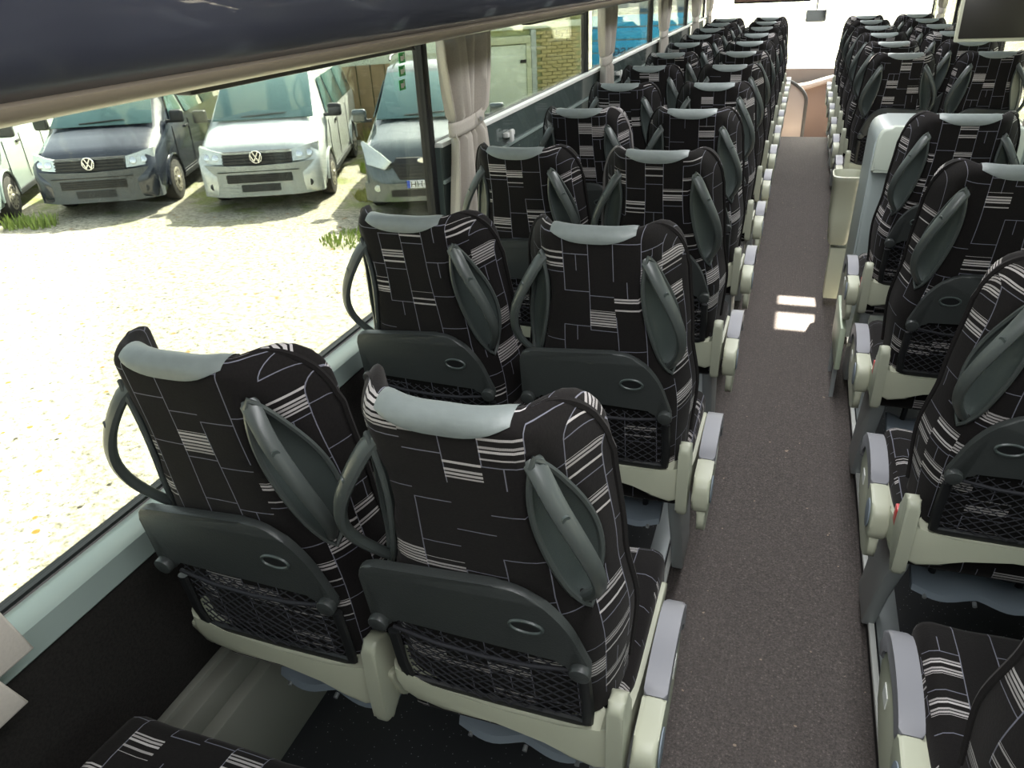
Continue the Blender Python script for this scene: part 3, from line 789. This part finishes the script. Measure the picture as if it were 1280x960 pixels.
def van(kind, loc, yaw, body, bump, label, cat='van'):
    """front at y=0 facing -y; x to the viewer's right when seen from in front"""
    t = thing('van', label, cat, (loc[0], loc[1], GZ), yaw)
    if kind == 'a':                              # box van with sloping bonnet
        H, HW = 1.95, .952
        st = [(0, .66, .30, .56, .60), (.035, .82, .27, .62, .66), (.08, .90, .26, .70, .74), (.16, .93, .26, .80, .95), (.30, .945, .26, .85, 1.03), (.60, .95, .26, .98, 1.14), (.86, .95, .26, 1.08, 1.24),
              (1.20, .95, .26, 1.14, 1.55), (1.55, .95, .26, 1.16, 1.84), (1.75, .95, .26, 1.16, 1.91), (2.4, .95, .26, 1.16, 1.95), (4.5, .95, .26, 1.16, 1.94), (4.78, .94, .30, 1.16, 1.86), (4.86, .90, .38, 1.1, 1.6)]
        rw = {0: .52, 1: .66, 2: .74, 3: .80, 4: .83, 5: .84, 6: .84, 7: .79, 8: .72, 9: .71, 10: .71, 11: .71, 12: .70, 13: .66}
        ws = (.84, 1.25, 1.54, 1.85, .80, .69); wb, wf, wr = 3.0, .92, .33
    else:
        H, HW = 1.88, .92
        st = [(0, .60, .28, .50, .56), (.04, .78, .24, .60, .66), (.10, .84, .23, .74, .86), (.20, .88, .23, .84, 1.00), (.45, .90, .23, .95, 1.08), (.80, .90, .23, 1.02, 1.17), (1.02, .90, .23, 1.06, 1.24),
              (1.35, .90, .23, 1.10, 1.52), (1.72, .90, .23, 1.12, 1.84), (1.95, .90, .23, 1.12, 1.94), (2.6, .90, .23, 1.12, 1.99), (4.4, .90, .23, 1.12, 1.97), (4.7, .89, .3, 1.12, 1.9), (4.80, .86, .4, 1.1, 1.6)]
        rw = {0: .45, 1: .58, 2: .66, 3: .74, 4: .78, 5: .80, 6: .80, 7: .74, 8: .67, 9: .66, 10: .66, 11: .66, 12: .65, 13: .60}
        ws = (1.00, 1.25, 1.70, 1.83, .77, .64); wb, wf, wr = 3.0, .90, .33
    P = []
    for i, (y, w, zb, zs, zt) in enumerate(st):
        r = rw[i]
        half = [(0, zt), (r*.5, zt-.002), (r*.86, zt-.015), (r, zt-.045), (lerp(r, w, .55), lerp(zt-.045, zs, .55)), (w, zs), (w*1.003, lerp(zs, zb, .35)), (w*.995, lerp(zs, zb, .75)), (w*.96, zb), (0, zb-.01)]
        P.append([(x, y, z) for x, z in half]+[(-x, y, z) for x, z in half[1:-1][::-1]])
    b = MB(); V = b.grid([[row[k] for row in P] for k in range(len(P[0]))], closed_u=True)
    b.bm.faces.new([V[k][0] for k in range(len(V))]); b.bm.faces.new([V[k][-1] for k in range(len(V))])
    bd = obj('van_body', b, body, t, 50)
    # glass
    y0, z0, y1, z1, x0, x1 = ws
    nrm = Vector((0, -(z1-z0), (y1-y0))).normalized()
    if nrm.z < 0: nrm = -nrm
    g = [Vector((-x0, y0, z0))+nrm*.004, Vector((x0, y0, z0))+nrm*.004, Vector((x1, y1, z1))+nrm*.004, Vector((-x1, y1, z1))+nrm*.004]
    wsn = obj('windscreen', MB().prism(g, nrm*.018, .004), VGL, t)
    for sx in (-1, 1):
        p = Vector((sx*.05-.3, y0+.03, z0+.03))+nrm*.03; q = Vector((sx*.05-.3+.62, y0+.05, z0+.06))+nrm*.03
        obj('wiper', MB().tube([p, q], .009, 5), INK, wsn)
    for sd in (1, -1):
        # side glass: follows the inward lean of the upper body
        def SP(y, z, o=.008):
            zs_ = 1.15 if kind == 'a' else 1.11; zr = H-.05; w_ = HW-.004 if kind == 'a' else .90; r_ = .71 if kind == 'a' else .66
            k = max(0, (z-zs_)/(zr-zs_)); return Vector((sd*(lerp(w_, r_, k)+o), y, z))
        def spans(a, c, zl, zh, a2=None, c2=None):
            a2 = a if a2 is None else a2; c2 = c if c2 is None else c2
            pts = [SP(a, zl), SP(c, zl), SP(c2, zh), SP(a2, zh)]; return MB().prism(pts, (sd*.012, 0, .004), .003)
        obj('door_window', spans(1.30, 2.10, 1.24, 1.74, 1.72, 2.06), VGL, t)
        obj('side_window', spans(2.20, 3.30, 1.24, 1.74), VGL, t)
        obj('side_window', spans(3.40, 4.55, 1.24, 1.74, 3.40, 4.48), VGL, t)
        dw = HW*1.0
        mr = obj('wing_mirror', MB().box(sd*(dw+.14)-.11, sd*(dw+.14)+.11, 1.12, 1.24, 1.20, 1.40, .04, 3), VBK if kind == 'a' else body, t)
        obj('mirror_arm', MB().box(min(sd*dw*.95, sd*(dw+.08)), max(sd*dw*.95, sd*(dw+.08)), 1.16, 1.21, 1.20, 1.25, .01), VBK, mr)
        for y in (1.25, 2.15, 3.32): obj('door_seam', MB().box(sd*(dw+.004)-.004, sd*(dw+.004)+.004, y, y+.012, .42, 1.14), INK, bd)
        obj('door_handle', MB().box(sd*(dw+.016)-.012, sd*(dw+.016)+.012, 1.88, 2.08, 1.02, 1.06, .008), VBK, t)
        obj('sill_cover', MB().box(sd*dw-.012, sd*dw+.012, wf+.42, wf+wb-.42, .27, .36, .008), VBK, t)
        for yw in (wf, wf+wb):
            ar = [(sd*(dw+.006), yw+.41*math.cos(a), wr+.41*math.sin(a)) for a in [math.pi*k/16 for k in range(17)]]
            ar2 = [(sd*(dw+.006), yw+.37*math.cos(a), wr+.37*math.sin(a)) for a in [math.pi*k/16 for k in range(17)]]
            obj('wheel_arch', MB().prism([(x, y, max(z, .24)) for x, y, z in ar], (-sd*.03, 0, 0)), INK, t)
            obj('arch_lip', MB().tube(ar, .022, 6), body, t)
            wh = obj('wheel', MB().cyl((sd*(dw-.085), yw, wr), (1, 0, 0), wr, .20, 32, bev=.03), TYR, t)
            obj('wheel_rim', MB().cyl((sd*(dw+.012), yw, wr), (sd, 0, 0), .215, .02, 28, r2=.19, bev=.006), RIM, wh)
            hb = MB()
            for k in range(12): a = 2*math.pi*k/12; hb.cyl((sd*(dw+.024), yw+.150*math.cos(a), wr+.150*math.sin(a)), (1, 0, 0), .017, .006, 8)
            obj('rim_holes', hb, INK, wh); obj('hub_cap', MB().cyl((sd*(dw+.03), yw, wr), (sd, 0, 0), .06, .03, 18, r2=.045, bev=.005), RIM, wh)
    # front fascia
    def plan(x): x = abs(x); return 0 if x < .45 else .55*(x-.45)**1.8*1.35
    def fpanel(xs, zl, zh, yoff, th, m, name, par=t, bev=.006, slope=.0):
        P = []
        for i in range(15):
            x = lerp(xs[0], xs[1], i/14); zl_ = zl(x) if callable(zl) else zl; zh_ = zh(x) if callable(zh) else zh
            P.append([(x, plan(x)+yoff, zl_), (x, plan(x)+yoff+slope, zh_), (x, plan(x)+yoff+slope+th, zh_), (x, plan(x)+yoff+th, zl_)])
        q = MB(); V = q.grid(P)
        for i in range(14): q.bm.faces.new((V[i][3], V[i+1][3], V[i+1][0], V[i][0]))
        q.bm.faces.new(V[0]); q.bm.faces.new(V[-1]); return obj(name, q, m, par, 50)
    if kind == 'a':
        bp = fpanel((-.93, .93), .24, lambda x: .70+.03*abs(x), -.045, .16, bump, 'front_bumper')
        obj('bumper_groove', MB().box(-.62, .62, -.050, -.03, .615, .628), INK, bp)
        gr = fpanel((-.52, .52), .715, .905, -.012, .08, INK, 'grille', slope=.03)
        for z in (.755, .800, .845, .888): fpanel((-.53, .53), z-.011, z+.011, -.028+.03*(z-.715)/.19, .03, bump if z > .88 else VBK, 'grille_slat', gr)
        lg = fpanel((-.50, .50), .455, .580, -.056, .03, INK, 'lower_grille')
        for z in (.485, .518, .551): fpanel((-.49, .49), z-.007, z+.007, -.064, .02, VBK, 'grille_slat', lg)
        fpanel((-.30, .30), .315, .425, -.056, .02, VBK, 'plate_holder')
        for sd in (1, -1):
            xs = (sd*.53, sd*.915)
            fpanel(xs, lambda x: .735+.02*(abs(x)-.53)/.4, lambda x: .895+.085*(abs(x)-.53)/.39, .00, .10, LNS, 'headlamp', slope=.06)
            for xx in (.64, .78): obj('lamp_bowl', MB().cyl((sd*xx, plan(xx)+.018, .825), (0, 1, -.3), .052, .02, 20, bev=.004), CHR, t)
            obj('fog_lamp', MB().cyl((sd*.74, plan(.74)-.050, .40), (0, 1, 0), .055, .02, 20, bev=.004), VBK, t)
        em = MB(); zc = .835; ye = -.052
        em.tube([(.088*math.cos(a), ye, zc+.088*math.sin(a)) for a in [2*math.pi*k/32 for k in range(32)]], .0095, 6, closed=True)
        strokes(em, [((-.040, zc+.072), (-.003, zc+.004)), ((.040, zc+.072), (.003, zc+.004)),
                     ((-.076, zc+.034), (-.036, zc-.068)), ((-.036, zc-.068), (0, zc-.002)), ((0, zc-.002), (.036, zc-.068)), ((.036, zc-.068), (.076, zc+.034))], .016, ye+.004, .012)
        bdg = obj('badge', em, CHR, t)
        obj('badge_disc', MB().cyl((0, ye+.012, zc), (0, 1, 0), .09, .012, 30), INK, bdg)
    else:
        bp = fpanel((-.90, .90), .26, .52, -.05, .16, bump, 'front_bumper')
        gr = obj('grille', MB().prism([(x, -.045+.08*(z-.56)/.3, z) for x, z in ((-.40, .86), (.40, .86), (.47, .76), (.36, .57), (-.36, .57), (-.47, .76))], (0, .10, 0), .01), INK, t)
        for z in (.60, .645, .69, .735, .78): fpanel((-.36-.4*(z-.6)*.5, .36+.4*(z-.6)*.5), z-.007, z+.007, -.060+.08*(z-.56)/.3, .03, VBK, 'grille_slat', gr)
        obj('badge', MB().prism([(.085*math.cos(a), -.05, .835+.036*math.sin(a)) for a in [2*math.pi*k/24 for k in range(24)]], (0, .03, 0), .004), CHR, t)
        pl = obj('number_plate', MB().box(-.26, .26, -.080, -.068, .455, .565, .004), PLT, t)
        obj('plate_band', MB().box(-.26, -.215, -.083, -.079, .457, .563), BLU, pl)
        cu = bpy.data.curves.new('plate_text', 'FONT'); cu.body = 'HH·C 21'; cu.size = .125; cu.extrude = .001; cu.align_x = 'CENTER'; cu.materials.append(INK)
        tx = text_mesh('plate_text', cu, pl); tx.location = (.02, -.083, .468); tx.rotation_euler = (math.pi/2, 0, 0)
        fpanel((-.5, .5), .33, .43, -.056, .02, INK, 'lower_grille')
        for sd in (1, -1):
            obj('headlamp', MB().prism([Vector(p)+Vector((0, -.02, .02)) for p in ((sd*.46, -.04, .80), (sd*.56, -.02, .70), (sd*.82, .03, .78), (sd*.925, .34, 1.03), (sd*.90, .36, 1.05), (sd*.62, .06, .92))], (0, .12, -.02), .006), LNS, t)
            obj('fog_lamp', MB().cyl((sd*.70, plan(.7)-.050, .45), (0, 1, 0), .05, .02, 18, bev=.004), LNS, t)
            obj('roof_rail', MB().tube([(sd*.62, 2.0, 2.0), (sd*.62, 2.1, 2.05), (sd*.62, 4.2, 2.05), (sd*.62, 4.3, 2.0)], .018, 6), VBK, t)
    return t
PBK = mat('black_car_paint', '2b2f38', .18, coat=.8); PSV = mat('silver_car_paint', 'c9cecb', .28, .25, coat=.6); PGR = mat('grey_car_paint', '4d5657', .22, .3, coat=.8); PG2 = mat('pale_grey_car_paint', '97a3a0', .3, .2, coat=.5)
BSV = mat('bumper_silver', '9ea39f', .45); BBK = mat('bumper_grey', '54585a', .5)
van('a', (-7.70, 9.90), .400, PSV, BSV, 'silver-white van with blown-out bonnet parked between the two darker vans')
van('a', (-10.20, 9.10), .430, PBK, BBK, 'black van with round chrome badge parked left of the silver-white van')
van('f', (-4.93, 10.0), .340, PGR, PGR, 'dark grey van with blue-banded number plate, right of the silver-white van')
van('a', (-11.95, 7.50), .60, PG2, BBK, 'pale grey van cut by the left picture edge, only front wheel and door showing')
# yard buildings
WLB = mat('weathered_green_wall', 'a3a878', .9, grain=(2.2, .25)); WLD = mat('pale_door', 'c9d0ba', .8, grain=(1.5, .12)); BRK = mat('yellow_brick', 'a89c6a', .95, grain=(14, .4)); RST = mat('rusty_board', '8f7a58', .9, grain=(3, .45)); COR = mat('corrugated_tin', 'b9bd9c', .7, grain=(1.2, .2)); BLT = mat('blue_trailer', '2f9fd0', .5, grain=(3, .08)); DKB = mat('dark_seam', '1a4a66', .6)
def wallthing(name, label, cat, p0, p1):
    v = Vector((p1[0]-p0[0], p1[1]-p0[1])); t = thing(name, label, cat, (p0[0], p0[1], GZ), math.atan2(v.y, v.x)); return t, v.length
# shed: local x runs along its face, -y faces the coach
t, L = wallthing('shed', 'weathered yard shed with pale green door and brick end behind the parked vans', 'building', (-10.4, 14.75), (-4.9, 18.8))
obj('shed_wall', MB().box(0, L, .05, 3.0, 0, 3.9), WLB, t)
obj('pale_board', MB().box(0, 3.4, -.02, .05, 1.55, 2.0, .005), WLD, t)
BO = None
for k in range(10):
    if BO is None: BO = obj('board', MB().box(0, .29, 0, .03, 0, 1.54, .004), RST, t)
    q = BO if k == 0 else link(BO.copy(), t)
    q.location = (.02+k*.31, -.01-.012*(k % 2), .01)
bb = MB()
for k in range(int(L/.14)): bb.box(k*.14, k*.14+.07, .0, .07, 2.35, 3.9)
cg = obj('corrugation', bb, COR, t); cg['kind'] = 'stuff'
obj('beam', MB().box(0, L, -.03, .06, 2.05, 2.18, .005), WLD, t); obj('beam', MB().box(0, L, -.04, .06, 2.24, 2.34, .005), DKB if False else WLB, t)
dr = obj('door_leaf', MB().box(3.95, 5.45, -.05, .05, .05, 1.74, .01), WLD, t)
obj('door_frame', MB().box(3.83, 3.95, -.08, .05, 0, 1.9).box(5.45, 5.56, -.08, .05, 0, 1.9).box(3.83, 5.56, -.09, .05, 1.76, 1.92, .01), COR, dr)
for z in (.5, 1.35): obj('door_hinge', MB().box(5.30, 5.44, -.065, -.04, z, z+.07), INK, dr)
obj('gap_post', MB().box(5.58, 5.70, -.05, .05, 0, 2.04), PG2, t)
BR0 = None
for r in range(25):
    for c in range(5):
        x0_ = 5.72+c*.25+(.125 if r % 2 else 0)
        if x0_+.235 > L+.02: continue
        if BR0 is None: BR0 = obj('brick', MB().box(0, .235, 0, .05, 0, .068), BRK, t, 0); q = BR0
        else: q = bpy.data.objects.new('brick', BR0.data); link(q, t)
        q.location = (x0_, -.01-.008*random.random(), r*.08)
t, L = wallthing('trailer', 'bright blue ribbed trailer with dark lettering, seen through the windows past the second curtain', 'trailer', (-4.75, 19.2), (-2.3, 19.7))
obj('trailer_body', MB().box(0, L, 0, 2.4, .55, 3.4, .02), mat('trailer_top_grey', '9da3a0', .6), t)
for k in range(6): obj('side_panel', MB().box(.0, L, -.04, .0, .62+k*.27, .865+k*.27, .012), BLT, t)
obj('top_rail', MB().box(0, L, -.05, 0, 2.25, 2.33, .01), DKB, t)
obj('under_rail', MB().box(0, L, -.02, .1, .45, .60, .01), DKB, t)
for xx in (.7, 1.7): obj('wheel', MB().cyl((xx, .25, .45), (0, 1, 0), .45, .3, 24, bev=.03), TYR, t)
cu = bpy.data.curves.new('lettering', 'FONT'); cu.body = 'span'; cu.size = .36; cu.extrude = .002; cu.materials.append(mat('navy_lettering', '1c3a55', .5))
tx = text_mesh('lettering', cu, t); tx.location = (.35, -.045, 1.36); tx.rotation_euler = (math.pi/2, 0, 0)
# emergency stickers on the first window
GRN = mat('sticker_green', '1fae4f', .5); WPS = mat('sticker_white', 'eef4ee', .5)
for k, z in enumerate((-.185, -.222, -.262)):
    o = thing('exit_sticker', ['top one of three green and white pictogram stickers on the first window', 'middle one of three green and white pictogram stickers on the first window', 'lowest of three green and white pictogram stickers on the first window'][k], 'sticker', (-1.174, 2.30-.008*k, zz(z)), 0, None)
    obj('sticker_base', MB().box(-.001, .001, -.020, .020, -.030+.006, .006), GRN, o, 0)
    obj('pictogram', MB().box(.001, .0018, -.012, .006, -.018, -.004).box(.001, .0018, .008, .014, -.014, .002), WPS, o, 0)
# weeds and grass around the vans
def tuft(name, label, cx, cy, r, n, h, c, grp='weed clumps around the vans'):
    b = MB(False); rn = random.Random(int(cx*100))
    for i in range(n):
        a = rn.random()*6.28; d = r*math.sqrt(rn.random()); x, y = d*math.cos(a), d*math.sin(a); hh = h*(.5+rn.random()*.7); w = .006+.008*rn.random(); th = rn.random()*3.14
        dx, dy = math.cos(th)*w, math.sin(th)*w; lx, ly = (rn.random()-.5)*hh*.8, (rn.random()-.5)*hh*.8
        v = [b.bm.verts.new(p) for p in ((x-dx, y-dy, 0), (x+dx, y+dy, 0), (x+lx*.5+dx, y+ly*.5+dy, hh*.6), (x+lx, y+ly, hh), (x+lx*.5-dx, y+ly*.5-dy, hh*.6))]
        b.bm.faces.new(v)
    o = obj(name, b, c, None, 0, (cx, cy, GZ)); tag(o, label, 'grass'); o['kind'] = 'stuff'
WED = mat('weed_green', '83944a', .8); WED2 = mat('weed_yellow', 'a3a25a', .8)
tuft('weed_clump', 'bright green weeds by the front wheel of the pale grey van', -11.15, 8.35, .22, 120, .18, WED)
tuft('weed_clump', 'green weed by the black van front left corner', -10.75, 8.45, .2, 80, .22, WED)
tuft('grass_patch', 'yellow-green grass at the right front wheel of the silver-white van', -6.3, 11.0, .40, 500, .12, WED2)
tuft('grass_patch', 'grass strip between the silver-white and dark grey vans', -7.2, 12.9, .45, 700, .15, WED)
tuft('grass_patch', 'tall grass against the rusty boards between the vans', -8.1, 15.3, .75, 600, .35, WED2)
tuft('grass_patch', 'grass in front of the dark grey van', -5.5, 8.75, .45, 300, .08, WED)
